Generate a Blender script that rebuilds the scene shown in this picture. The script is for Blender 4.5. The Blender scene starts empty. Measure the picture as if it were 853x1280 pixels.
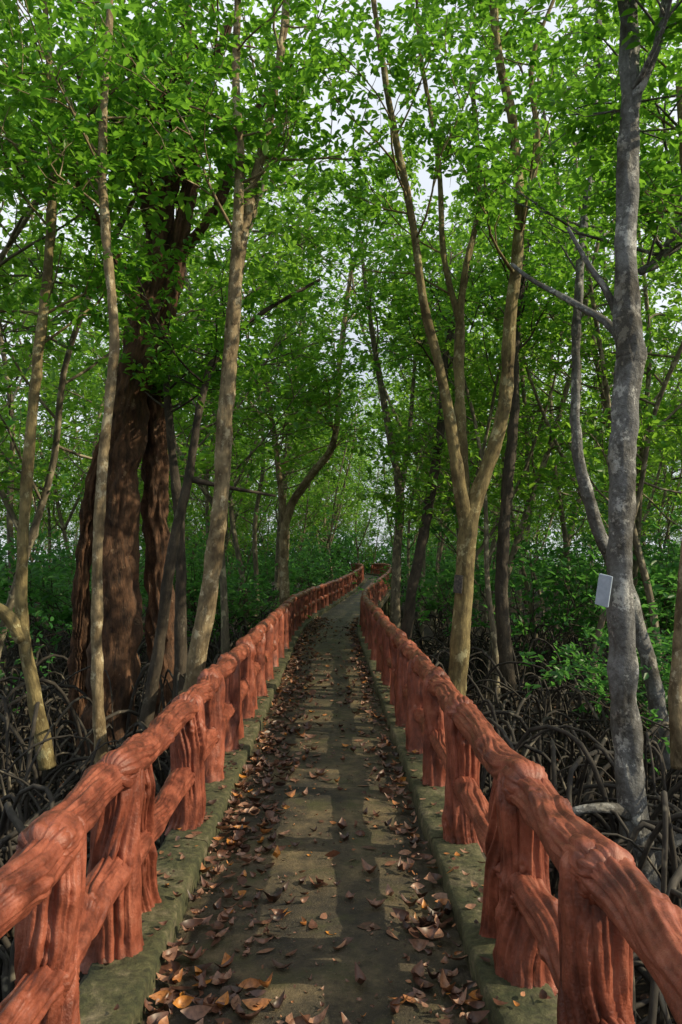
import bpy, math, random
import numpy as np
from mathutils import Vector
random.seed(5); R = np.random.RandomState(7)
scene = bpy.context.scene
scene.view_settings.view_transform='Standard'; scene.view_settings.look='None'; scene.view_settings.exposure=0

# ------------------------------------------------------------------ camera
CAM=np.array([0,0,1.6]); F=950.0
th=math.atan(60/F); ph=math.atan(12/F)
fwd=np.array([math.sin(ph)*math.cos(th),math.cos(ph)*math.cos(th),math.sin(th)])
rgt=np.array([math.cos(ph),-math.sin(ph),0]); upv=np.cross(rgt,fwd)
def W(px,py,d):
    r=fwd*F+rgt*(px-426.5)+upv*(640-py)
    return CAM+r*(d/r[1])
cd=bpy.data.cameras.new('camera'); cam=bpy.data.objects.new('camera',cd); scene.collection.objects.link(cam)
cam.location=Vector(CAM); cam.rotation_euler=Vector(fwd).to_track_quat('-Z','Y').to_euler()
cd.sensor_fit='VERTICAL'; cd.sensor_height=36; cd.lens=36*F/1280; cd.clip_end=1000; cd.clip_start=0.05
scene.camera=cam

# ------------------------------------------------------------------ light
EL=math.radians(33); AZ=math.radians(-12)   # sun to the right and slightly behind the viewer
SUN=np.array([math.cos(EL)*math.cos(AZ),math.cos(EL)*math.sin(AZ),math.sin(EL)])
w=bpy.data.worlds.new('World'); scene.world=w; w.use_nodes=True
nt=w.node_tree; bg=nt.nodes['Background']; sky=nt.nodes.new('ShaderNodeTexSky'); sky.sky_type='NISHITA'
sky.sun_disc=False; sky.sun_elevation=EL; sky.sun_rotation=math.radians(90)-AZ; sky.dust_density=4
tc=nt.nodes.new('ShaderNodeTexCoord'); tn=nt.nodes.new('ShaderNodeTexNoise'); tn.inputs['Scale'].default_value=2.2; tn.inputs['Detail'].default_value=5
nt.links.new(tc.outputs['Generated'],tn.inputs['Vector'])
cr=nt.nodes.new('ShaderNodeValToRGB'); cr.color_ramp.elements[0].position=0.33; cr.color_ramp.elements[0].color=(0.55,0.55,0.55,1); cr.color_ramp.elements[1].position=0.55; cr.color_ramp.elements[1].color=(0.97,0.97,0.97,1)
nt.links.new(tn.outputs['Fac'],cr.inputs[0])
mx=nt.nodes.new('ShaderNodeMix'); mx.data_type='RGBA'; nt.links.new(cr.outputs[0],mx.inputs[0]); nt.links.new(sky.outputs[0],mx.inputs[6]); mx.inputs[7].default_value=(6.6,7.0,7.5,1)
nt.links.new(mx.outputs[2],bg.inputs[0]); bg.inputs[1].default_value=0.145
sd=bpy.data.lights.new('sun','SUN'); sd.energy=5; sd.angle=math.radians(0.5); sd.color=(1,0.86,0.58)
so=bpy.data.objects.new('sun',sd); scene.collection.objects.link(so)
so.rotation_euler=Vector(-SUN).to_track_quat('-Z','Y').to_euler()

# ------------------------------------------------------------------ noise
G=R.rand(32,32,32)
def vn(p):
    p=np.asarray(p,float); i=np.floor(p).astype(int); f=p-i; f=f*f*(3-2*f)
    a=i%32; b=(i+1)%32
    def g(x,y,z): return G[x,y,z]
    x0,y0,z0=a[:,0],a[:,1],a[:,2]; x1,y1,z1=b[:,0],b[:,1],b[:,2]; fx,fy,fz=f[:,0],f[:,1],f[:,2]
    c00=g(x0,y0,z0)*(1-fx)+g(x1,y0,z0)*fx; c10=g(x0,y1,z0)*(1-fx)+g(x1,y1,z0)*fx
    c01=g(x0,y0,z1)*(1-fx)+g(x1,y0,z1)*fx; c11=g(x0,y1,z1)*(1-fx)+g(x1,y1,z1)*fx
    return (c00*(1-fy)+c10*fy)*(1-fz)+(c01*(1-fy)+c11*fy)*fz

# ------------------------------------------------------------------ mesh builder
class MB:
    def __init__(s): s.v=[];s.q=[];s.t=[];s.bc=[];s.n=0
    def add(s,v,q=None,t=None,bc=None):
        v=np.asarray(v,float)
        s.v.append(v); s.bc.append(v if bc is None else bc)
        if q is not None and len(q): s.q.append(np.asarray(q)+s.n)
        if t is not None and len(t): s.t.append(np.asarray(t)+s.n)
        s.n+=len(v)
    def mesh(s,name,mat,smooth=True):
        v=np.concatenate(s.v); bc=np.concatenate(s.bc)
        q=np.concatenate(s.q) if s.q else np.zeros((0,4),int)
        t=np.concatenate(s.t) if s.t else np.zeros((0,3),int)
        me=bpy.data.meshes.new(name)
        me.vertices.add(len(v)); me.vertices.foreach_set('co',v.astype(np.float32).ravel())
        nl=len(q)*4+len(t)*3; me.loops.add(nl)
        me.loops.foreach_set('vertex_index',np.concatenate([q.ravel(),t.ravel()]).astype(np.int32))
        me.polygons.add(len(q)+len(t))
        ls=np.concatenate([np.arange(len(q))*4,len(q)*4+np.arange(len(t))*3]).astype(np.int32)
        me.polygons.foreach_set('loop_start',ls)
        me.update(calc_edges=True)
        if smooth: me.polygons.foreach_set('use_smooth',np.ones(len(q)+len(t),bool))
        at=me.attributes.new('bc','FLOAT_VECTOR','POINT'); at.data.foreach_set('vector',bc.astype(np.float32).ravel())
        me.materials.append(mat); me.validate(); return me
def obj(name,me,parent=None,loc=None,rot=None,sc=None):
    o=bpy.data.objects.new(name,me); scene.collection.objects.link(o)
    if parent: o.parent=parent
    if loc is not None: o.location=loc
    if rot is not None: o.rotation_euler=rot
    if sc is not None: o.scale=sc
    return o
def empty(name):
    o=bpy.data.objects.new(name,None); scene.collection.objects.link(o); o.empty_display_size=0.2; return o

def resample(P,rad,n):
    P=np.asarray(P,float); rad=np.asarray(rad,float)
    k=len(P)
    if k==2: 
        t=np.linspace(0,1,n)[:,None]; return P[0]*(1-t)+P[1]*t, np.interp(np.linspace(0,1,n),[0,1],rad)
    E=np.vstack([2*P[0]-P[1],P,2*P[-1]-P[-2]])
    u=np.linspace(0,k-1,n); i=np.minimum(u.astype(int),k-2); f=(u-i)[:,None]
    p0,p1,p2,p3=E[i],E[i+1],E[i+2],E[i+3]
    Q=0.5*((2*p1)+(-p0+p2)*f+(2*p0-5*p1+4*p2-p3)*f**2+(-p0+3*p1-3*p2+p3)*f**3)
    return Q,np.interp(u,np.arange(k),rad)
seedc=[0]
def tube(B,P,rad,n,seg,disp=0.0,freq=3.0,lfreq=1.5,cap=True,knots=0,fn=None,lump=0.0):
    Q,r=resample(P,rad,n)
    T=np.gradient(Q,axis=0); T/=np.linalg.norm(T,axis=1)[:,None]+1e-9
    s=np.concatenate([[0],np.cumsum(np.linalg.norm(np.diff(Q,axis=0),axis=1))])
    ref=np.array([1.,0,0]) if abs(T[0][0])<0.8 else np.array([0,0,1.])
    N=np.zeros_like(Q); nn=ref-T[0]*ref.dot(T[0]); nn/=np.linalg.norm(nn)
    for i in range(n):
        nn=nn-T[i]*nn.dot(T[i]); nn/=np.linalg.norm(nn)+1e-9; N[i]=nn
    Bn=np.cross(T,N)
    a=np.linspace(0,2*math.pi,seg,endpoint=False)
    seedc[0]+=1; off=seedc[0]*3.37
    ss=np.repeat(s,seg); A=np.tile(a,n)
    rr=np.repeat(r,seg)
    bc=np.stack([np.cos(A)*rr,np.sin(A)*rr,ss],1)
    if disp>0:
        tw=A+0.55*(vn(np.stack([ss*3.6+off,ss*0,ss*0],1))-0.5)*2
        k=np.stack([np.cos(tw)*freq+off,np.sin(tw)*freq+off*0.7,ss*lfreq+off],1)
        g=np.minimum(1,np.abs(2*vn(k)-1)*3.6)
        g2=np.minimum(1,np.abs(2*vn(k*np.array([1.9,1.9,2.4])+9)-1)*3)
        g3=vn(k*np.array([1,1,5])+3)-0.5
        g4=vn(k*np.array([2.5,2.5,14])+7)-0.5
        rr=rr+disp*(g-0.75)+disp*0.5*(g2-0.7)+disp*0.6*g3+disp*0.35*g4
    if lump>0:
        k=np.stack([np.cos(A)*1.1+off,np.sin(A)*1.1+off*0.7,ss*5+off],1)
        rr=rr+lump*(vn(k)-0.5)*2
    for _ in range(knots):
        ka=R.rand()*6.28; ks=s[-1]*(0.12+0.76*R.rand()); kr=0.022+0.02*R.rand()
        da=(A-ka+math.pi)%(2*math.pi)-math.pi
        dd=np.sqrt((da*np.repeat(r,seg))**2+((ss-ks)*0.8)**2)/kr
        rr=rr+0.020*np.exp(-dd**2)-0.017*np.exp(-(dd*2.4)**2)
    if fn is not None: rr=fn(rr,ss/s[-1],A)
    V=np.repeat(Q,seg,0)+np.repeat(N,seg,0)*(np.cos(A)*rr)[:,None]+np.repeat(Bn,seg,0)*(np.sin(A)*rr)[:,None]
    i=np.arange(n-1)[:,None]*seg; j=np.arange(seg)[None,:]; j2=(j+1)%seg
    q=np.stack([i+j,i+j2,i+seg+j2,i+seg+j],-1).reshape(-1,4)
    t=None
    bc=bc+np.array([off,off*.3,0])
    if cap:
        V=np.vstack([V,Q[0]-T[0]*r[0]*0.12,Q[-1]+T[-1]*r[-1]*0.12]); bc=np.vstack([bc,bc[0],bc[-1]])
        jj=np.arange(seg); c0=n*seg; e=(n-1)*seg
        t=np.vstack([np.stack([np.full(seg,c0),(jj+1)%seg,jj],1),np.stack([np.full(seg,c0+1),e+jj,e+(jj+1)%seg],1)])
    B.add(V,q,t,bc)

# ------------------------------------------------------------------ materials
def mat(name):
    m=bpy.data.materials.new(name); m.use_nodes=True; n=m.node_tree.nodes; l=m.node_tree.links
    return m,n,l,n['Principled BSDF']
def ramp(n,stops):
    r=n.new('ShaderNodeValToRGB'); e=r.color_ramp.elements
    while len(e)<len(stops): e.new(0.5)
    for k,(p,c) in enumerate(stops): e[k].position=p; e[k].color=(*c,1)
    return r
def coords(n,l,scale,attr=True):
    if attr: a=n.new('ShaderNodeAttribute'); a.attribute_name='bc'; o=a.outputs['Vector']
    else: a=n.new('ShaderNodeNewGeometry'); o=a.outputs['Position']
    m=n.new('ShaderNodeMapping'); m.inputs['Scale'].default_value=scale; l.new(o,m.inputs[0]); return m.outputs[0]
def noise(n,l,vec,scale,detail=6,rough=0.6):
    t=n.new('ShaderNodeTexNoise'); t.inputs['Scale'].default_value=scale; t.inputs['Detail'].default_value=detail
    t.inputs['Roughness'].default_value=rough; l.new(vec,t.inputs['Vector']); return t.outputs['Fac']
def mixc(n,l,f,a,b,mode='MIX'):
    m=n.new('ShaderNodeMix'); m.data_type='RGBA'; m.blend_type=mode
    if not isinstance(f,float): l.new(f,m.inputs[0])
    else: m.inputs[0].default_value=f
    for s,x in ((m.inputs[6],a),(m.inputs[7],b)):
        if isinstance(x,tuple): s.default_value=(*x,1)
        else: l.new(x,s)
    return m.outputs[2]
def bump(n,l,h,bs,strength,dist):
    b=n.new('ShaderNodeBump'); b.inputs['Strength'].default_value=strength; b.inputs['Distance'].default_value=dist
    l.new(h,b.inputs['Height']); l.new(b.outputs[0],bs.inputs['Normal'])

def bark(name,c1,c2,lich,lf=0.5,bs=0.02,stretch=0.35,simple=False):
    m,n,l,p=mat(name)
    v=coords(n,l,(1,1,stretch)); v2=coords(n,l,(1,1,0.8))
    a=noise(n,l,v,22,2 if simple else 5,0.7); r=ramp(n,[(0.3,c1),(0.7,c2)]); l.new(a,r.inputs[0])
    b=noise(n,l,v2,7,2 if simple else 5,0.75); r2=ramp(n,[(lf,(0,0,0)),(lf+0.05,(1,1,1))]); l.new(b,r2.inputs[0])
    c=mixc(n,l,r2.outputs[0],r.outputs[0],lich)
    if not simple:
        b3=noise(n,l,v2,3.3,4,0.7); r3=ramp(n,[(0.38,(0.40,0.36,0.30)),(0.58,(1,1,1))]); l.new(b3,r3.inputs[0]); c=mixc(n,l,1.0,c,r3.outputs[0],'MULTIPLY')
    l.new(c,p.inputs['Base Color'])
    p.inputs['Roughness'].default_value=0.85
    if not simple: bump(n,l,a,p,0.9,bs)
    return m
M_pale=bark('bark_pale',(0.13,0.095,0.055),(0.38,0.29,0.165),(0.48,0.41,0.28),0.54,0.02)
M_grey=bark('bark_grey',(0.075,0.073,0.072),(0.22,0.222,0.225),(0.42,0.42,0.41),0.55,0.025,0.8)
M_olive=bark('bark_olive',(0.11,0.085,0.038),(0.30,0.235,0.10),(0.40,0.36,0.20),0.56,0.02)
M_dark=bark('bark_dark',(0.025,0.02,0.015),(0.09,0.068,0.046),(0.14,0.12,0.09),0.6,0.02)
M_brown=bark('bark_brown',(0.025,0.013,0.008),(0.20,0.095,0.048),(0.25,0.16,0.10),0.62,0.05,0.25)
M_bg=bark('bark_far',(0.06,0.05,0.037),(0.20,0.165,0.11),(0.32,0.28,0.19),0.56,0.01,simple=True)
M_root=bark('bark_root',(0.010,0.008,0.007),(0.055,0.046,0.038),(0.15,0.13,0.10),0.61,0.01,simple=True)

def leafmat(name,c1,c2,c3,tr=0.5,tcol=(0.35,0.62,0.06)):
    m,n,l,p=mat(name)
    g=n.new('ShaderNodeNewGeometry'); r=ramp(n,[(0,c1),(0.6,c2),(1,c3)]); l.new(g.outputs['Random Per Island'],r.inputs[0])
    l.new(r.outputs[0],p.inputs['Base Color']); p.inputs['Roughness'].default_value=0.42
    t=n.new('ShaderNodeBsdfTranslucent'); tc=mixc(n,l,0.55,r.outputs[0],tcol); l.new(tc,t.inputs[0])
    mx=n.new('ShaderNodeMixShader'); mx.inputs[0].default_value=tr
    l.new(p.outputs[0],mx.inputs[1]); l.new(t.outputs[0],mx.inputs[2]); l.new(mx.outputs[0],n['Material Output'].inputs[0]); return m
M_leaf=leafmat('leaf_green',(0.016,0.09,0.012),(0.045,0.19,0.02),(0.16,0.32,0.03),0.5,(0.38,0.80,0.06))
M_leaf2=leafmat('leaf_far',(0.022,0.11,0.014),(0.06,0.21,0.022),(0.18,0.32,0.035),0.54,(0.46,0.82,0.08))
M_leaf3=leafmat('leaf_shrub',(0.018,0.09,0.024),(0.042,0.17,0.042),(0.09,0.24,0.05),0.5,(0.22,0.56,0.09))

# painted concrete logs
m,n,l,p=mat('painted_red_concrete'); M_red=m
v=coords(n,l,(1,1,0.35)); a=noise(n,l,v,20,7,0.65)
vb=coords(n,l,(1,1,1),False); b=noise(n,l,vb,6,7,0.7); c=noise(n,l,vb,90,4,0.65); d_=noise(n,l,vb,2.3,5,0.7)
r=ramp(n,[(0.28,(0.14,0.036,0.021)),(0.5,(0.29,0.080,0.046)),(0.75,(0.42,0.135,0.082))]); l.new(a,r.inputs[0])
r2=ramp(n,[(0.36,(0.38,0.33,0.32)),(0.55,(1,1,1))]); l.new(b,r2.inputs[0])
cc=mixc(n,l,1.0,r.outputs[0],r2.outputs[0],'MULTIPLY')
r3=ramp(n,[(0.58,(0,0,0)),(0.72,(0.65,0.65,0.65))]); l.new(b,r3.inputs[0])
cc=mixc(n,l,r3.outputs[0],cc,(0.48,0.20,0.13))
r4=ramp(n,[(0.35,(0.65,0.60,0.58)),(0.6,(1.05,1.05,1.05))]); l.new(d_,r4.inputs[0]); cc=mixc(n,l,1.0,cc,r4.outputs[0],'MULTIPLY')
l.new(cc,p.inputs['Base Color']); p.inputs['Roughness'].default_value=0.45
hh=n.new('ShaderNodeMath'); hh.operation='MULTIPLY_ADD'; l.new(c,hh.inputs[0]); hh.inputs[1].default_value=0.35; l.new(a,hh.inputs[2])
bump(n,l,hh.outputs[0],p,0.75,0.012)

# deck
m,n,l,p=mat('damp_mossy_concrete'); M_deck=m
v=coords(n,l,(1,1,1),False); a=noise(n,l,v,1.6,7,0.72); b=noise(n,l,v,14,8,0.75); f=noise(n,l,v,90,4,0.7)
r=ramp(n,[(0.36,(0.022,0.020,0.016)),(0.5,(0.078,0.062,0.039)),(0.64,(0.19,0.145,0.082))]); l.new(a,r.inputs[0])
r2=ramp(n,[(0.3,(0.35,0.35,0.35)),(0.7,(1.35,1.3,1.2))]); l.new(b,r2.inputs[0])
cc=mixc(n,l,1.0,r.outputs[0],r2.outputs[0],'MULTIPLY')
a3=noise(n,l,v,3.1,6,0.7); r3=ramp(n,[(0.52,(0,0,0)),(0.66,(0.75,0.75,0.75))]); l.new(a3,r3.inputs[0])
cc=mixc(n,l,r3.outputs[0],cc,(0.06,0.062,0.018))
r4=ramp(n,[(0.60,(0,0,0)),(0.7,(1,1,1))]); l.new(f,r4.inputs[0]); cc=mixc(n,l,r4.outputs[0],cc,(0.17,0.135,0.085))
l.new(cc,p.inputs['Base Color']); p.inputs['Roughness'].default_value=0.7
hh=n.new('ShaderNodeMath'); hh.operation='ADD'; l.new(b,hh.inputs[0]); l.new(f,hh.inputs[1]); bump(n,l,hh.outputs[0],p,0.9,0.014)
# kerb
m,n,l,p=mat('mossy_kerb_concrete'); M_kerb=m
v=coords(n,l,(1,1,1),False); a=noise(n,l,v,6,8,0.75); b=noise(n,l,v,30,6,0.7)
r=ramp(n,[(0.35,(0.03,0.038,0.012)),(0.52,(0.085,0.083,0.035)),(0.72,(0.26,0.21,0.14))]); l.new(a,r.inputs[0])
r2=ramp(n,[(0.35,(0.4,0.4,0.4)),(0.65,(1.1,1.1,1.1))]); l.new(b,r2.inputs[0]); cc=mixc(n,l,1.0,r.outputs[0],r2.outputs[0],'MULTIPLY')
l.new(cc,p.inputs['Base Color']); p.inputs['Roughness'].default_value=0.85; bump(n,l,b,p,0.9,0.015)
# mud
m,n,l,p=mat('mangrove_mud'); M_mud=m
v=coords(n,l,(1,1,1),False); a=noise(n,l,v,0.8,5,0.7); b=noise(n,l,v,9,6,0.75)
r=ramp(n,[(0.35,(0.010,0.008,0.006)),(0.65,(0.035,0.028,0.02))]); l.new(a,r.inputs[0])
r2=ramp(n,[(0.55,(0,0,0)),(0.7,(1,1,1))]); l.new(b,r2.inputs[0]); cc=mixc(n,l,r2.outputs[0],r.outputs[0],(0.055,0.04,0.026))
l.new(cc,p.inputs['Base Color']); p.inputs['Roughness'].default_value=0.9; p.inputs['Specular IOR Level'].default_value=0.15; bump(n,l,b,p,0.8,0.04)
# litter
def littermat(name):
    m,n,l,p=mat(name); g=n.new('ShaderNodeNewGeometry')
    r=ramp(n,[(0,(0.04,0.02,0.014)),(0.35,(0.12,0.05,0.032)),(0.62,(0.21,0.10,0.062)),(0.84,(0.33,0.18,0.12)),(0.95,(0.42,0.16,0.045)),(1,(0.55,0.22,0.03))])
    l.new(g.outputs['Random Per Island'],r.inputs[0])
    v=coords(n,l,(1,1,1),False); b=noise(n,l,v,60,4,0.6); r2=ramp(n,[(0.3,(0.45,0.45,0.45)),(0.7,(1.15,1.15,1.15))]); l.new(b,r2.inputs[0])
    cc=mixc(n,l,1.0,r.outputs[0],r2.outputs[0],'MULTIPLY'); l.new(cc,p.inputs['Base Color']); p.inputs['Roughness'].default_value=0.45; return m
M_lit=littermat('dead_leaf')

# ------------------------------------------------------------------ walkway
def cx(y):
    t=np.clip((np.asarray(y,float)-15)/30,0,1); far=np.clip((np.asarray(y,float)-45)/25,0,1)
    return -0.06+2.6*t*t*(3-2*t)*1.0-3.0*far**2
def cz(y):
    t=np.clip((np.asarray(y,float)-22)/26,0,1); return 0.55*t*t*(3-2*t)
def P3(y,o,z):
    e=0.05; tx=(cx(y+e)-cx(y-e))/(2*e); nrm=math.sqrt(1+tx*tx)
    return np.array([cx(y)+o/nrm, y-o*tx/nrm, cz(y)+z])
def sweep(B,prof,ys,amp=0.0):
    k=len(prof); V=[]
    for y in ys:
        for (o,z) in prof: V.append(P3(y,o,z))
    V=np.array(V)
    if amp: V[:,2]+=amp*(vn(V*9)-0.5); V[:,0]+=amp*(vn(V*7+4)-0.5)
    q=[]
    for i in range(len(ys)-1):
        for j in range(k-1): q.append((i*k+j,(i+1)*k+j,(i+1)*k+j+1,i*k+j+1))
    B.add(V,q)
YE=54
ys=np.concatenate([np.arange(-3,8,0.05),np.arange(8,YE+0.5,0.3)])
walk=empty('concrete_walkway')
B=MB(); top=[(-0.6+1.2*i/16.,0.012*math.sin(i/16.*math.pi)) for i in range(17)]
sweep(B,[(0.9,-0.16),(-0.9,-0.16),(-0.9,-0.01),(-0.6,-0.006)],ys); sweep(B,top,ys,0.016)
sweep(B,[(0.6,-0.006),(0.9,-0.01),(0.9,-0.16)],ys); obj('deck',B.mesh('deck',M_deck),walk)
for s in (-1,1):
    B=MB(); y=-3.0
    while y<YE:
        L=2.4 if y<12 else 6; yy=np.linspace(y+0.004,y+L-0.004,int(L/0.04) if y<12 else 12)
        pr=[(s*0.602,-0.02),(s*0.602,0.085),(s*0.612,0.10),(s*0.66,0.103),(s*0.72,0.104),(s*0.78,0.103),(s*0.83,0.10),(s*0.842,0.088),(s*0.842,-0.14)]
        sweep(B,pr,yy,0.028); y+=L
    obj('kerb',B.mesh('kerb',M_kerb),walk)
B=MB()
y=0.5
while y<YE:
    for s in (-1,1): tube(B,[P3(y,s*0.72,-1.3),P3(y,s*0.72,-0.15)],[0.09,0.09],4,10)
    y+=2.5
obj('support_piles',B.mesh('piles',M_kerb),walk)

# ------------------------------------------------------------------ log railings
def railing(side,near):
    B=MB(); o=side*0.77
    main=list(near)
    y=main[-1][0]
    while y<YE-1:
        y+=0.95+0.3*R.rand(); main.append((y,R.rand()<0.3))
    tops=[]
    for k,(y,dbl) in enumerate(main):
        hi=y<9
        seg=110 if y<5 else (44 if hi else 16); nr=120 if y<5 else (40 if hi else 9)
        for e in range(2 if dbl else 1):
            yy=y+(0.0 if e==0 else 0.30+0.1*R.rand())
            ln=0.05*(R.rand()-0.5)*2 if not (dbl and e==1) else -0.16
            r0=0.086+0.014*R.rand()
            if e==1: r0*=0.85
            b=P3(yy,o+0.02*(R.rand()-.5),0.06); t=P3(yy+ln,o,0.83-0.05*e)
            mid=(b+t)/2+np.array([0.02*(R.rand()-.5),0.03*(R.rand()-.5),0])
            tube(B,[b,b*0.8+mid*0.2,mid,mid*0.35+t*0.65,t],[r0*1.30,r0*1.06,r0*0.94,r0*0.97,r0*0.86],nr,seg,0.018 if hi else 0.014,2.7,1.1,True,5 if hi else 0,
                 fn=lambda rr,s,A:rr*np.where(s>0.94,np.sqrt(np.maximum(0.02,1-((s-0.94)/0.0601)**2*0.8)),1),lump=0.012)
        tops.append(P3(y,o,0.765+0.02*(R.rand()-.5)))
    for k in range(len(main)-1):
        y0,y1=main[k][0],main[k+1][0]; hi=y0<9
        seg=90 if y0<5 else (40 if hi else 14); nr=130 if y0<5 else (44 if hi else 8)
        a,b=tops[k].copy(),tops[k+1].copy(); d=(b-a)/np.linalg.norm(b-a)
        a=a-d*0.12+np.array([0,0,0.022]); b=b+d*0.06
        r0=0.063+0.009*R.rand()
        m1=a*0.66+b*0.34+np.array([0.035*(R.rand()-.5),0,0.03*(R.rand()-.7)]); m2=a*0.33+b*0.67+np.array([0.035*(R.rand()-.5),0,0.03*(R.rand()-.7)])
        endf=lambda rr,s,A:rr*np.where(s<0.05,np.sqrt(np.maximum(.02,1-((0.05-s)/.05)**2*.75)),np.where(s>0.95,np.sqrt(np.maximum(.02,1-((s-0.95)/.05)**2*.75)),1))
        tube(B,[a,m1,m2,b],[r0*1.15,r0*0.94,r0*0.94,r0*1.08],nr,seg,0.012,2.5,1.2,True,5 if hi else 0,fn=endf,lump=0.009)
        tube(B,[tops[k]-d*0.085+[0,0,0.004],tops[k]+d*0.085+[0,0,0.004]],[r0*1.2,r0*1.15],18 if hi else 4,seg,0.014,2.2,3,True,1 if hi else 0,fn=lambda rr,s,A:rr*np.sqrt(np.maximum(.05,1-(2*s-1)**4*.6)),lump=0.01)
        a=P3(y0,o,0.40+0.05*(R.rand()-.5))-d*0.05; b=P3(y1,o,0.40+0.05*(R.rand()-.5))+d*0.05; r1=0.053+0.008*R.rand()
        tube(B,[a,(a+b)/2+np.array([0,0,0.03*(R.rand()-.5)]),b],[r1*1.15,r1*0.95,r1*1.12],nr,seg,0.011,2.4,1.2,True,2 if hi else 0,lump=0.009)
    return obj('log_style_concrete_railing',B.mesh('railing',M_red))
railing(-1,[(0.3,False),(1.25,False),(2.33,False),(3.05,True),(4.45,False),(5.3,False),(6.2,True)])
railing(1,[(0.1,False),(1.05,False),(2.08,False),(2.85,True),(4.2,False),(5.2,False),(6.1,False)])

# ------------------------------------------------------------------ ground
def gz(x,y):
    x=np.atleast_1d(np.asarray(x,float)); y=np.atleast_1d(np.asarray(y,float)); o=x*0
    return -1.0+0.35*(vn(np.stack([x*.35,y*.35,o],1))-0.5)+0.12*(vn(np.stack([x*1.7,y*1.7,o],1))-0.5)
B=MB(); t=np.linspace(-1,1,181); g=np.sign(t)*(np.abs(t)*14+np.abs(t)**4*300)
X,Y=np.meshgrid(g,g+8); Z=gz(X.ravel(),Y.ravel())
V=np.stack([X.ravel(),Y.ravel(),Z],1); k=181; i=np.arange(k-1)[:,None]*k; j=np.arange(k-1)[None,:]
B.add(V,np.stack([i+j,i+j+1,i+k+j+1,i+k+j],-1).reshape(-1,4)); obj('ground',B.mesh('ground',M_mud))

# ------------------------------------------------------------------ leaf litter
def litter(B,pos,L,yaw,curl,tilt,wf=1.0):
    n=5; s=np.linspace(0,1,n); wd=np.array([0.02,0.2,0.27,0.2,0.0])*L*wf
    x=(s-0.5)*L; z=curl*L*((s-0.5)**2*4); ky=R.normal(0,0.12)*L
    V=[]
    for i in range(n): 
        for side in (-1,0,1): V.append([x[i],side*wd[i]+ky*(s[i]-0.5)**2*4,z[i]+abs(side)*wd[i]*curl*1.6])
    V=np.array(V); ct,st=math.cos(tilt),math.sin(tilt); V[:,1],V[:,2]=V[:,1]*ct-V[:,2]*st,V[:,1]*st+V[:,2]*ct
    cy,sy=math.cos(yaw),math.sin(yaw); V[:,0],V[:,1]=V[:,0]*cy-V[:,1]*sy,V[:,0]*sy+V[:,1]*cy
    V[:,2]-=V[:,2].min(); V+=pos
    q=[]
    for i in range(n-1):
        for jj in range(2): q.append((i*3+jj,(i+1)*3+jj,(i+1)*3+jj+1,i*3+jj+1))
    B.add(V,q)
B=MB()
for _ in range(6600):
    y=0.8+20*R.rand()**1.4
    u=R.rand(); wv=0.6+1.1*vn([[y*1.3,3.3,1.1]])[0]
    if u<0.44: o=-0.59+abs(R.randn())*0.19*wv
    elif u<0.62: o=0.59-abs(R.randn())*0.14*(0.4+1.1*vn([[y*1.1,7.3,5.1]])[0])
    else: o=-0.58+1.16*R.rand()
    if abs(o)>0.6: continue
    small=False
    if u>=0.62:
        small=R.rand()<0.86
    else: small=R.rand()<0.35
    pile=0.035*max(0,(abs(o)-0.35)/0.25)*R.rand()
    litter(B,P3(y,o,0.015+pile),(0.010+0.022*R.rand()) if small else (0.04+0.07*R.rand()),R.rand()*6.28,R.rand()*0.7-0.05,R.randn()*0.5,0.55+0.6*R.rand())
for _ in range(420):
    s=1 if R.rand()<.5 else -1; y=1.5+9*R.rand(); litter(B,P3(y,s*(0.62+0.2*R.rand()),0.112),0.02+0.05*R.rand(),R.rand()*6.28,R.rand()*0.4,R.randn()*.3)
obj('fallen_leaves',B.mesh('litter',M_lit,False))
B=MB()
for _ in range(3500):
    s=1 if R.rand()<.5 else -1; y=1+14*R.rand(); x=s*(0.9+6*R.rand()); litter(B,np.array([x,y,gz(x,y)[0]+0.01]),0.08+0.04*R.rand(),R.rand()*6.28,R.rand()*.3,R.randn()*.3)
obj('forest_floor_leaves',B.mesh('litter2',M_lit,False))

# ------------------------------------------------------------------ foliage
def rosettes(B,C,k,L,jit=0.3):
    C=np.asarray(C); N=len(C)*k; base=np.repeat(C,k,0)
    yaw=R.rand(N)*2*math.pi; el=np.radians(R.normal(8,28,N)); ln=L*(0.65+0.7*R.rand(N))
    d=np.stack([np.cos(yaw)*np.cos(el),np.sin(yaw)*np.cos(el),np.sin(el)],1)
    sd=np.stack([-np.sin(yaw),np.cos(yaw),np.zeros(N)],1); roll=R.normal(0,0.5,N)[:,None]
    up=np.cross(d,sd)
    s2=sd*np.cos(roll)+up*np.sin(roll); nn=np.cross(d,s2)
    base=base+R.normal(0,L*jit,(N,3))
    ln=ln[:,None]; wd=ln*0.23; fo=wd*0.35
    v=np.stack([base,base+d*ln*0.35-s2*wd+nn*fo,base+d*ln*0.72-s2*wd*0.8+nn*fo,base+d*ln-nn*ln*0.06,base+d*ln*0.72+s2*wd*0.8+nn*fo,base+d*ln*0.35+s2*wd+nn*fo],1).reshape(-1,3)
    i=np.arange(N)[:,None]*6
    q=np.concatenate([i+np.array([[0,1,2,3]]),i+np.array([[0,3,4,5]])])
    B.add(v,q)
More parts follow.
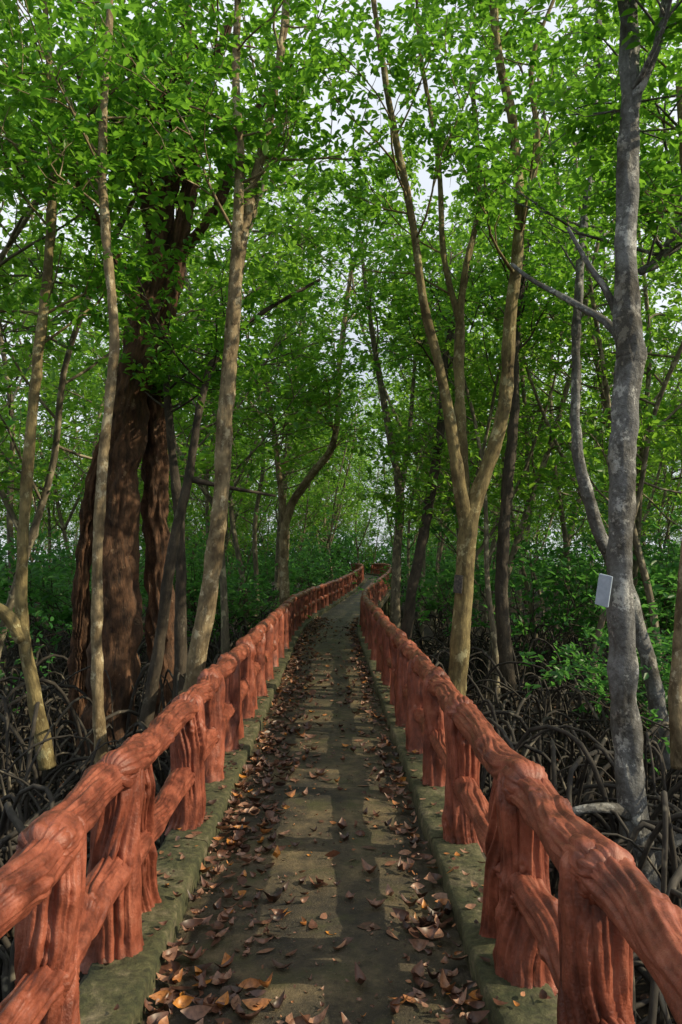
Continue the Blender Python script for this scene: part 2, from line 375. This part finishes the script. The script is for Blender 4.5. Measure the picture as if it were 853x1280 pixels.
def grow(B,tips,p,d,L,r,lev,seg=6,upb=0.12,wan=0.22):
    n=5; P=[p]; d=d/np.linalg.norm(d)
    for i in range(n-1):
        d=d+R.normal(0,wan,3)+np.array([0,0,upb]); d/=np.linalg.norm(d); P.append(P[-1]+d*L/(n-1))
    tube(B,P,np.linspace(r,r*0.3,n),7 if lev>0 else 5,seg if lev>0 else 4,cap=False)
    P=np.array(P)
    if lev==0:
        for t in (0.4,0.7,1.0):
            u=t*(n-1); i=min(int(u),n-2); tips.append(P[i]*(1-u+i)+P[i+1]*(u-i))
    else:
        for c in range(4 if lev==1 else 5):
            t=0.3+0.7*(c+0.5*R.rand())/4.5; u=min(t,1)*(n-1); i=min(int(u),n-2); q=P[i]*(1-u+i)+P[i+1]*(u-i)
            dd=d+R.normal(0,0.75,3); dd[2]*=0.6
            grow(B,tips,q,dd,L*(0.45+0.25*R.rand()),r*0.45,lev-1,seg,upb*0.5,wan)
def leaves_from(tips,m,k,L,mat_,name,sig=0.2):
    T=np.repeat(np.array(tips),m,0); T=T+R.normal(0,1,T.shape)*np.array([sig,sig,sig*0.55])
    B=MB(); rosettes(B,T,k,L); return B.mesh(name,mat_,False)

def hero(name,stems,mt,branches=12,leafL=0.10,m=3,bl=(0.9,1.8),zmin=2.6,disp=0.01,lm=None,zmax=99,rs=1.0):
    root=empty(name); B=MB(); tips=[]
    for si,st in enumerate(stems):
        P=[W(a,b,c) for a,b,c,_ in st]; rd=[x[3]*rs for x in st]
        ln=sum(np.linalg.norm(P[i+1]-P[i]) for i in range(len(P)-1))
        big=rd[0]>0.06
        huge=rd[0]>0.17
        tube(B,P,rd,max(8,int(ln*(22 if big else 7))),(64 if huge else 32) if rd[0]>0.12 else (18 if big else 9),disp*(1 if big else .3),2.6,1.0,True,0,lump=rd[0]*0.12)
        Q,r=resample(P,rd,60)
        cand=[i for i in range(60) if zmin<Q[i][2]<zmax]
        if cand:
            for b in range(branches if si<2 else branches//2):
                i=cand[int(R.rand()*len(cand))]; a=R.rand()*6.28
                grow(B,tips,Q[i],np.array([math.cos(a),math.sin(a),0.3+0.5*R.rand()]),bl[0]+(bl[1]-bl[0])*R.rand(),max(0.010,min(r[i]*0.35,0.03)),1)
    obj('trunk_and_limbs',B.mesh(name+'_wood',mt),root)
    if tips: obj('leaves',leaves_from(tips,m,7,leafL,lm or M_leaf,name+'_leaves'),root)
    return root

D=9.6
hero('old_mangrove_tree',[
 [(132,960,D,0.42),(140,880,D,0.31),(146,740,D,0.26),(152,600,D,0.24),(166,480,D,0.21),(186,380,D,0.18),(200,300,D,0.16),(212,210,D,0.12),(214,180,D,0.09)],
 [(216,960,D+.5,0.26),(205,850,D+.5,0.19),(198,700,D+.5,0.165),(194,560,D+.4,0.16),(200,430,D+.2,0.16),(218,330,D,0.13),(236,240,D,0.09),(258,120,D,0.06),(290,20,D,0.035)],
 [(195,300,D,0.12),(180,240,D-.2,0.09),(150,200,D-.3,0.06),(120,150,D-.4,0.05),(90,60,D-.5,0.03)],
 [(205,250,D,0.12),(222,190,D,0.09),(232,120,D+.2,0.06),(235,0,D+.2,0.05)],
 [(180,420,D,0.10),(150,330,D-.3,0.06),(100,240,D-.6,0.045),(60,170,D-.8,0.03)],
 [(225,320,D,0.07),(270,260,D-.2,0.05),(300,180,D-.3,0.04),(345,100,D-.3,0.03)],
 [(105,960,D+.6,0.18),(100,820,D+.6,0.11),(112,640,D+.5,0.09),(150,500,D+.3,0.08)],
],M_brown,7,0.11,3,(0.9,2.2),6.1,0.05)
hero('pale_mangrove_tree',[
 [(236,990,7.6,0.17),(243,850,7.6,0.115),(262,740,7.6,0.105),(275,640,7.6,0.10),(282,520,7.6,0.095),(290,420,7.6,0.09),(302,300,7.6,0.075),(330,180,7.7,0.06),(352,60,7.8,0.05),(365,-60,7.9,0.04)],
 [(290,410,7.6,0.08),(296,300,7.5,0.062),(300,200,7.4,0.05),(295,100,7.3,0.045),(299,-50,7.2,0.035)],
 [(240,860,7.6,0.09),(232,930,7.4,0.07),(215,1000,7.2,0.05)],
],M_pale,8,0.10,3,(0.8,1.7),4.6,0.012,rs=0.82)
hero('slender_mangrove_tree',[[(128,960,6.9,0.075),(122,860,6.9,0.06),(122,700,6.9,0.055),(128,580,6.9,0.055),(143,430,6.9,0.052),(133,300,6.9,0.05),(128,180,6.9,0.045),(136,40,6.9,0.04),(140,-80,6.9,0.03)]],M_pale,11,0.10,3,(0.7,1.8),4.7,rs=.82)
hero('slender_mangrove_tree',[[(60,960,7.4,0.09),(42,860,7.4,0.075),(28,780,7.4,0.07),(30,660,7.4,0.062),(42,500,7.4,0.055),(58,360,7.4,0.05),(66,230,7.4,0.045),(64,100,7.4,0.035),(50,-60,7.4,0.025)],[(28,800,7.4,0.08),(5,765,7.3,0.07),(-40,750,7.2,0.06)]],M_olive,15,0.10,3,(0.8,1.9),3.7,rs=.88)
hero('dark_mangrove_tree',[[(178,930,8.2,0.09),(200,800,8.2,0.07),(215,690,8.2,0.06),(235,600,8.3,0.055),(252,500,8.4,0.05),(275,440,8.5,0.04),(330,390,8.6,0.03),(400,350,8.8,0.02)],
 [(222,960,9,0.10),(226,800,9,0.08),(225,660,9,0.07),(215,560,9,0.06),(208,480,9,0.05)],[(240,600,8.3,0.04),(290,610,8.4,0.025),(345,620,8.5,0.015)]],M_dark,6,0.1,3,(0.7,1.5),3.3,rs=.85)
hero('leaning_mangrove_tree',[[(362,800,17,0.16),(356,740,17,0.14),(358,650,17,0.13),(385,600,17,0.11),(418,550,17,0.09),(425,450,17,0.07),(440,330,17,0.05)],[(357,660,17,0.10),(345,560,17,0.07),(330,450,17,0.05)]],M_pale,10,0.12,3,(1.2,2.4),3.6,rs=.8)
D=8.6
hero('forked_mangrove_tree',[
 [(568,930,D,0.16),(572,850,D,0.125),(580,740,D,0.115),(586,655,D,0.115),(607,590,D,0.095),(630,510,D,0.085),(638,400,D,0.08),(650,270,D,0.07),(640,150,D,0.06),(622,60,D,0.05),(612,-60,D,0.04)],
 [(584,660,D,0.10),(572,590,D-.1,0.08),(562,520,D-.2,0.07),(545,440,D-.3,0.055),(530,380,D-.4,0.05),(515,270,D-.5,0.045),(490,150,D-.6,0.04),(470,20,D-.7,0.03),(460,-60,D-.7,0.025)],
 [(582,650,D,0.085),(578,560,D+.1,0.075),(574,450,D+.2,0.065),(580,350,D+.2,0.045),(600,240,D+.3,0.035),(590,100,D+.4,0.03)],
 [(648,300,D,0.04),(672,190,D-.2,0.035),(665,80,D-.3,0.03),(700,-20,D-.4,0.02)],
 [(574,400,D+.2,0.05),(555,320,D+.3,0.04),(548,200,D+.4,0.035),(525,60,D+.5,0.03),(520,-40,D+.5,0.02)],
],M_olive,8,0.10,3,(0.8,1.8),4.6,rs=.88)
hero('dark_mangrove_tree',[[(640,900,12,0.13),(628,760,12,0.10),(632,640,12,0.09),(643,520,12,0.08),(645,420,12,0.06),(660,300,12,0.04)]],M_dark,9,0.11,3,(1,2),4.6)
hero('dark_mangrove_tree',[[(508,800,13,0.12),(515,740,13,0.11),(535,640,13,0.10),(552,530,13,0.09),(560,430,13,0.06),(590,330,13,0.04)]],M_dark,7,0.11,3,(1,2),4.6,rs=.85)
hero('dark_mangrove_tree',[[(494,790,15,0.12),(496,700,15,0.11),(500,620,15,0.10),(485,530,15,0.08),(468,430,15,0.06),(450,300,15,0.04)],[(498,640,15,0.07),(512,540,15,0.05),(520,430,15,0.04)]],M_bg,7,0.12,3,(1,2.2),4.6,rs=.85)
D=5.6
hero('grey_mangrove_tree',[
 [(812,1150,D,0.17),(800,1080,D,0.125),(788,980,D,0.108),(780,860,D,0.105),(776,740,D,0.104),(777,600,D,0.106),(784,475,D,0.104),(788,445,D,0.118),(785,415,D,0.10),(783,330,D,0.085),(786,200,D,0.082),(788,100,D,0.08),(784,0,D,0.075),(780,-100,D,0.07)],
 [(786,130,D,0.05),(806,100,D-.1,0.04),(826,40,D-.2,0.035),(838,-40,D-.3,0.03)],
 [(784,430,D,0.05),(762,370,D+.1,0.032),(735,330,D+.15,0.024),(710,285,D+.2,0.016)],
 [(784,440,D,0.05),(760,405,D+.2,0.034),(720,380,D+.5,0.03),(665,350,D+1,0.022),(640,330,D+1.2,0.015)],
 [(790,1020,D,0.07),(760,1010,D-.1,0.045),(720,1015,D-.1,0.04),(680,1040,D,0.035),(660,1090,D,0.03)],
 [(800,1090,D,0.08),(850,1050,D+.1,0.04),(900,1060,D+.2,0.035)],
],M_grey,5,0.10,3,(0.7,1.4),4.9,0.014,rs=.90)
hero('grey_mangrove_tree',[[(835,960,8.5,0.15),(815,850,8.5,0.11),(785,740,8.5,0.10),(748,660,8.5,0.09),(722,560,8.5,0.075),(720,440,8.5,0.06),(728,300,8.5,0.05),(745,150,8.6,0.04),(750,-40,8.7,0.03)],
 [(800,340,7.4,0.05),(830,320,7.4,0.08),(862,260,7.4,0.09)]],M_grey,9,0.10,3,(0.8,1.8),4.2,rs=.8)
hero('slender_mangrove_tree',[[(850,960,6.4,0.09),(846,860,6.4,0.07),(858,700,6.4,0.06),(870,500,6.4,0.055),(862,300,6.4,0.05),(850,100,6.4,0.04)]],M_pale,7,0.1,3,(.8,1.6),4.0,rs=.8)

# ------------------------------------------------------------------ distant forest: instanced tree variants
forest=empty('distant_mangrove_forest')
variants=[]
for vI in range(6):
    B=MB(); tips=[]; H=8+3.5*R.rand(); P=[np.array([0,0,-0.3])]; d=np.array([R.normal(0,.1),R.normal(0,.1),1.])
    for i in range(7): d=d+np.append(R.normal(0,.11,2),0.05); d/=np.linalg.norm(d); P.append(P[-1]+d*H/7)
    rd=np.linspace(0.055+0.02*R.rand(),0.018,8); rd[0]*=1.5
    tube(B,P,rd,26,9,0.004)
    if vI%2==0:
        Q,_=resample(P,rd,40); P2=[Q[12]]; d2=np.array([R.normal(),R.normal(),2.2])
        for i in range(5): d2/=np.linalg.norm(d2); P2.append(P2[-1]+d2*H*0.11); d2=d2+np.array([0,0,.25])+R.normal(0,.1,3)
        tube(B,P2,np.linspace(rd[2]*.8,.02,6),18,8)
    Q,rr=resample(P,rd,60)
    for b in range(16):
        f=0.28+0.72*((b+R.rand())/16)**0.9; i=min(59,int(f*59)); a=R.rand()*6.28
        grow(B,tips,Q[i],np.array([math.cos(a),math.sin(a),.35]),(1.2+1.3*R.rand())*(1.15-0.4*f),0.020,1,5)
    wm=B.mesh('forest_tree_wood',M_bg); lm=leaves_from(tips,3,6,0.125,M_leaf2,'forest_tree_leaves',0.22)
    variants.append((wm,lm))
pts=[]; tries=0; ta=math.tan(AZ)
def sun_gap(x,y): # corridor shaped to let sun reach the near deck; not called
    return x>2.2 and x<17 and 0.3<(y-x*ta)<8.5
while len(pts)<232 and tries<20000:
    tries+=1; y=11+64*R.rand(); x=(R.rand()*2-1)*(0.58*y+5)
    if abs(x-cx(y))<1.8 and y<50: continue
    if y<16 and abs(x)<6 and R.rand()<0.5: continue
    if any((x-a)**2+(y-b)**2<1.8 for a,b,_ in pts): continue
    pts.append((x,y,0.8+0.5*R.rand()+min(0.5,(y-11)*0.035)*R.rand()))
for (x,y,s) in [(9.8,-3.2,1),(13.5,-0.8,.9),(-6.5,2,1),(-8,5.5,1.2),(-5.8,8.5,1.15),(-10,3,1),(7.5,10.8,1.1),(-9,10,1.3),(10.5,4.0,.8),  # the far-right trees are out of view, added to dapple the deck
  (-3.2,14.0,1.25),(3.1,15,1.3),(-2.2,20,1.5),(2.6,23,1.55),(-5.4,12.0,1.25),(5.6,13.2,1.2),(4.0,30,1.7),(-1.6,28,1.7),(3.4,19,1.35),
  (-3.5,-3.5,1.1),(3.2,-5.0,1.1),(-2.6,-7,1.2),(2.8,-8.5,1.2),(-6.5,-4,1.2),(6.5,-6,1.2),(-5,-9,1.2),(-4.2,-0.5,1.0),(0.5,-13,1.3),(-9,-1,1.2)]: pts.append((x,y,s))  # unseen trees around and behind the camera, added to cut open-sky ambient light
for i in range(40): # young trees closing the far view between the trunks
    pts.append((-34+72*(i+R.rand())/40,56+16*R.rand(),0.55+0.25*R.rand()))
for i,(x,y,s) in enumerate(pts):
    wm,lm=variants[int(R.rand()*6)]; rot=(0,0,R.rand()*6.28)
    obj('tree_wood',wm,forest,(x,y,-0.95),rot,(s*.95,s*.95,s)); obj('tree_leaves',lm,forest,(x,y,-0.95),rot,(s*.95,s*.95,s))
# ------------------------------------------------------------------ understory
under=empty('understory_shrubs'); sv=[]
for vI in range(4):
    B=MB(); tips=[]
    for b in range(9):
        a=R.rand()*6.28; grow(B,tips,np.array([0,0,0.]),np.array([math.cos(a)*.7,math.sin(a)*.7,1]),1.3+1.0*R.rand(),0.016,1,5)
    sv.append((B.mesh('shrub_wood',M_dark),leaves_from(tips,2,7,0.115,M_leaf3,'shrub_leaves',0.22)))
sp=[]
for i in range(150):
    y=14+51*R.rand(); x=(R.rand()*2-1)*(0.6*y+4)
    if abs(x-cx(y))<2.3 and y<50: continue
    sp.append((x,y,0.8+0.8*R.rand()))
for i in range(26):
    sp.append((-14+30*(i+R.rand())/26,57+9*R.rand(),1.9+0.8*R.rand()))
for x,y,s in [(3.9,8.6,.8),(-5.4,10.5,1.0),(4.8,10.4,.8)]: sp.append((x,y,s))
for x,y,s in sp:
    wm,lm=sv[int(R.rand()*4)]
    z=-0.9+0.4*R.rand(); r_=(0,0,R.rand()*6.28)
    obj('shrub_wood',wm,under,(x,y,z),r_,(s,s,s)); obj('shrub_leaves',lm,under,(x,y,z),r_,(s,s,s))
# ------------------------------------------------------------------ prop roots
B=MB()
for _ in range(3000):
    s=1 if R.rand()<.52 else -1; y=2.2+20*R.rand()**1.3; x=cx(y)+s*(1.2+(0.45*y+2)*R.rand())
    h=0.2+1.1*R.rand()**1.3; a=R.rand()*6.28; L=0.5+1.4*R.rand(); r=0.007+0.018*R.rand()
    d=np.array([math.cos(a),math.sin(a),0]); z0=gz(x,y)[0]-0.05; p=np.array([x,y,z0])
    e=p+d*L
    if abs(e[0]-cx(e[1]))<1.0: continue
    k=R.rand()*.3
    tube(B,[p,p+d*L*0.12+[0,0,h*.6],p+d*L*(.35+k*.3)+[R.normal(0,.08),0,h],p+d*L*.75+[0,R.normal(0,.08),h*(.7+.25*R.rand())],e],[r,r,r*.95,r*.85,r*.7],14,6,cap=False)
obj('mangrove_prop_roots',B.mesh('roots',M_root))

# ------------------------------------------------------------------ small boards on trunks
def board(name,c,w_,h_,t_,rot,mt):
    import bmesh
    bm=bmesh.new(); bmesh.ops.create_cube(bm,size=1)
    for v_ in bm.verts: v_.co.x*=w_; v_.co.y*=t_; v_.co.z*=h_
    bmesh.ops.bevel(bm,geom=bm.edges[:],offset=0.003,segments=2,affect='EDGES')
    me=bpy.data.meshes.new(name); bm.to_mesh(me); bm.free(); me.materials.append(mt)
    o=obj(name,me); o.location=Vector(c); o.rotation_euler=rot; return o
m,n,l,p=mat('white_board'); v=coords(n,l,(1,1,1),False); a=noise(n,l,v,20,4); r=ramp(n,[(0.3,(0.30,0.37,0.48)),(0.7,(0.46,0.54,0.66))]); l.new(a,r.inputs[0]); l.new(r.outputs[0],p.inputs[0]); M_w=m
m,n,l,p=mat('dark_plaque'); v=coords(n,l,(1,1,1),False); a=noise(n,l,v,40,4); r=ramp(n,[(0.4,(0.02,0.02,0.02)),(0.7,(0.12,0.1,0.08))]); l.new(a,r.inputs[0]); l.new(r.outputs[0],p.inputs[0]); M_d=m
board('tree_name_board',W(755,738,5.5),0.10,0.23,0.02,(0.1,0.22,math.radians(-45)),M_w)
board('tree_tag',W(573,730,8.45),0.10,0.20,0.02,(0,0.1,math.radians(-30)),M_d)
print('objs',len(bpy.data.objects))
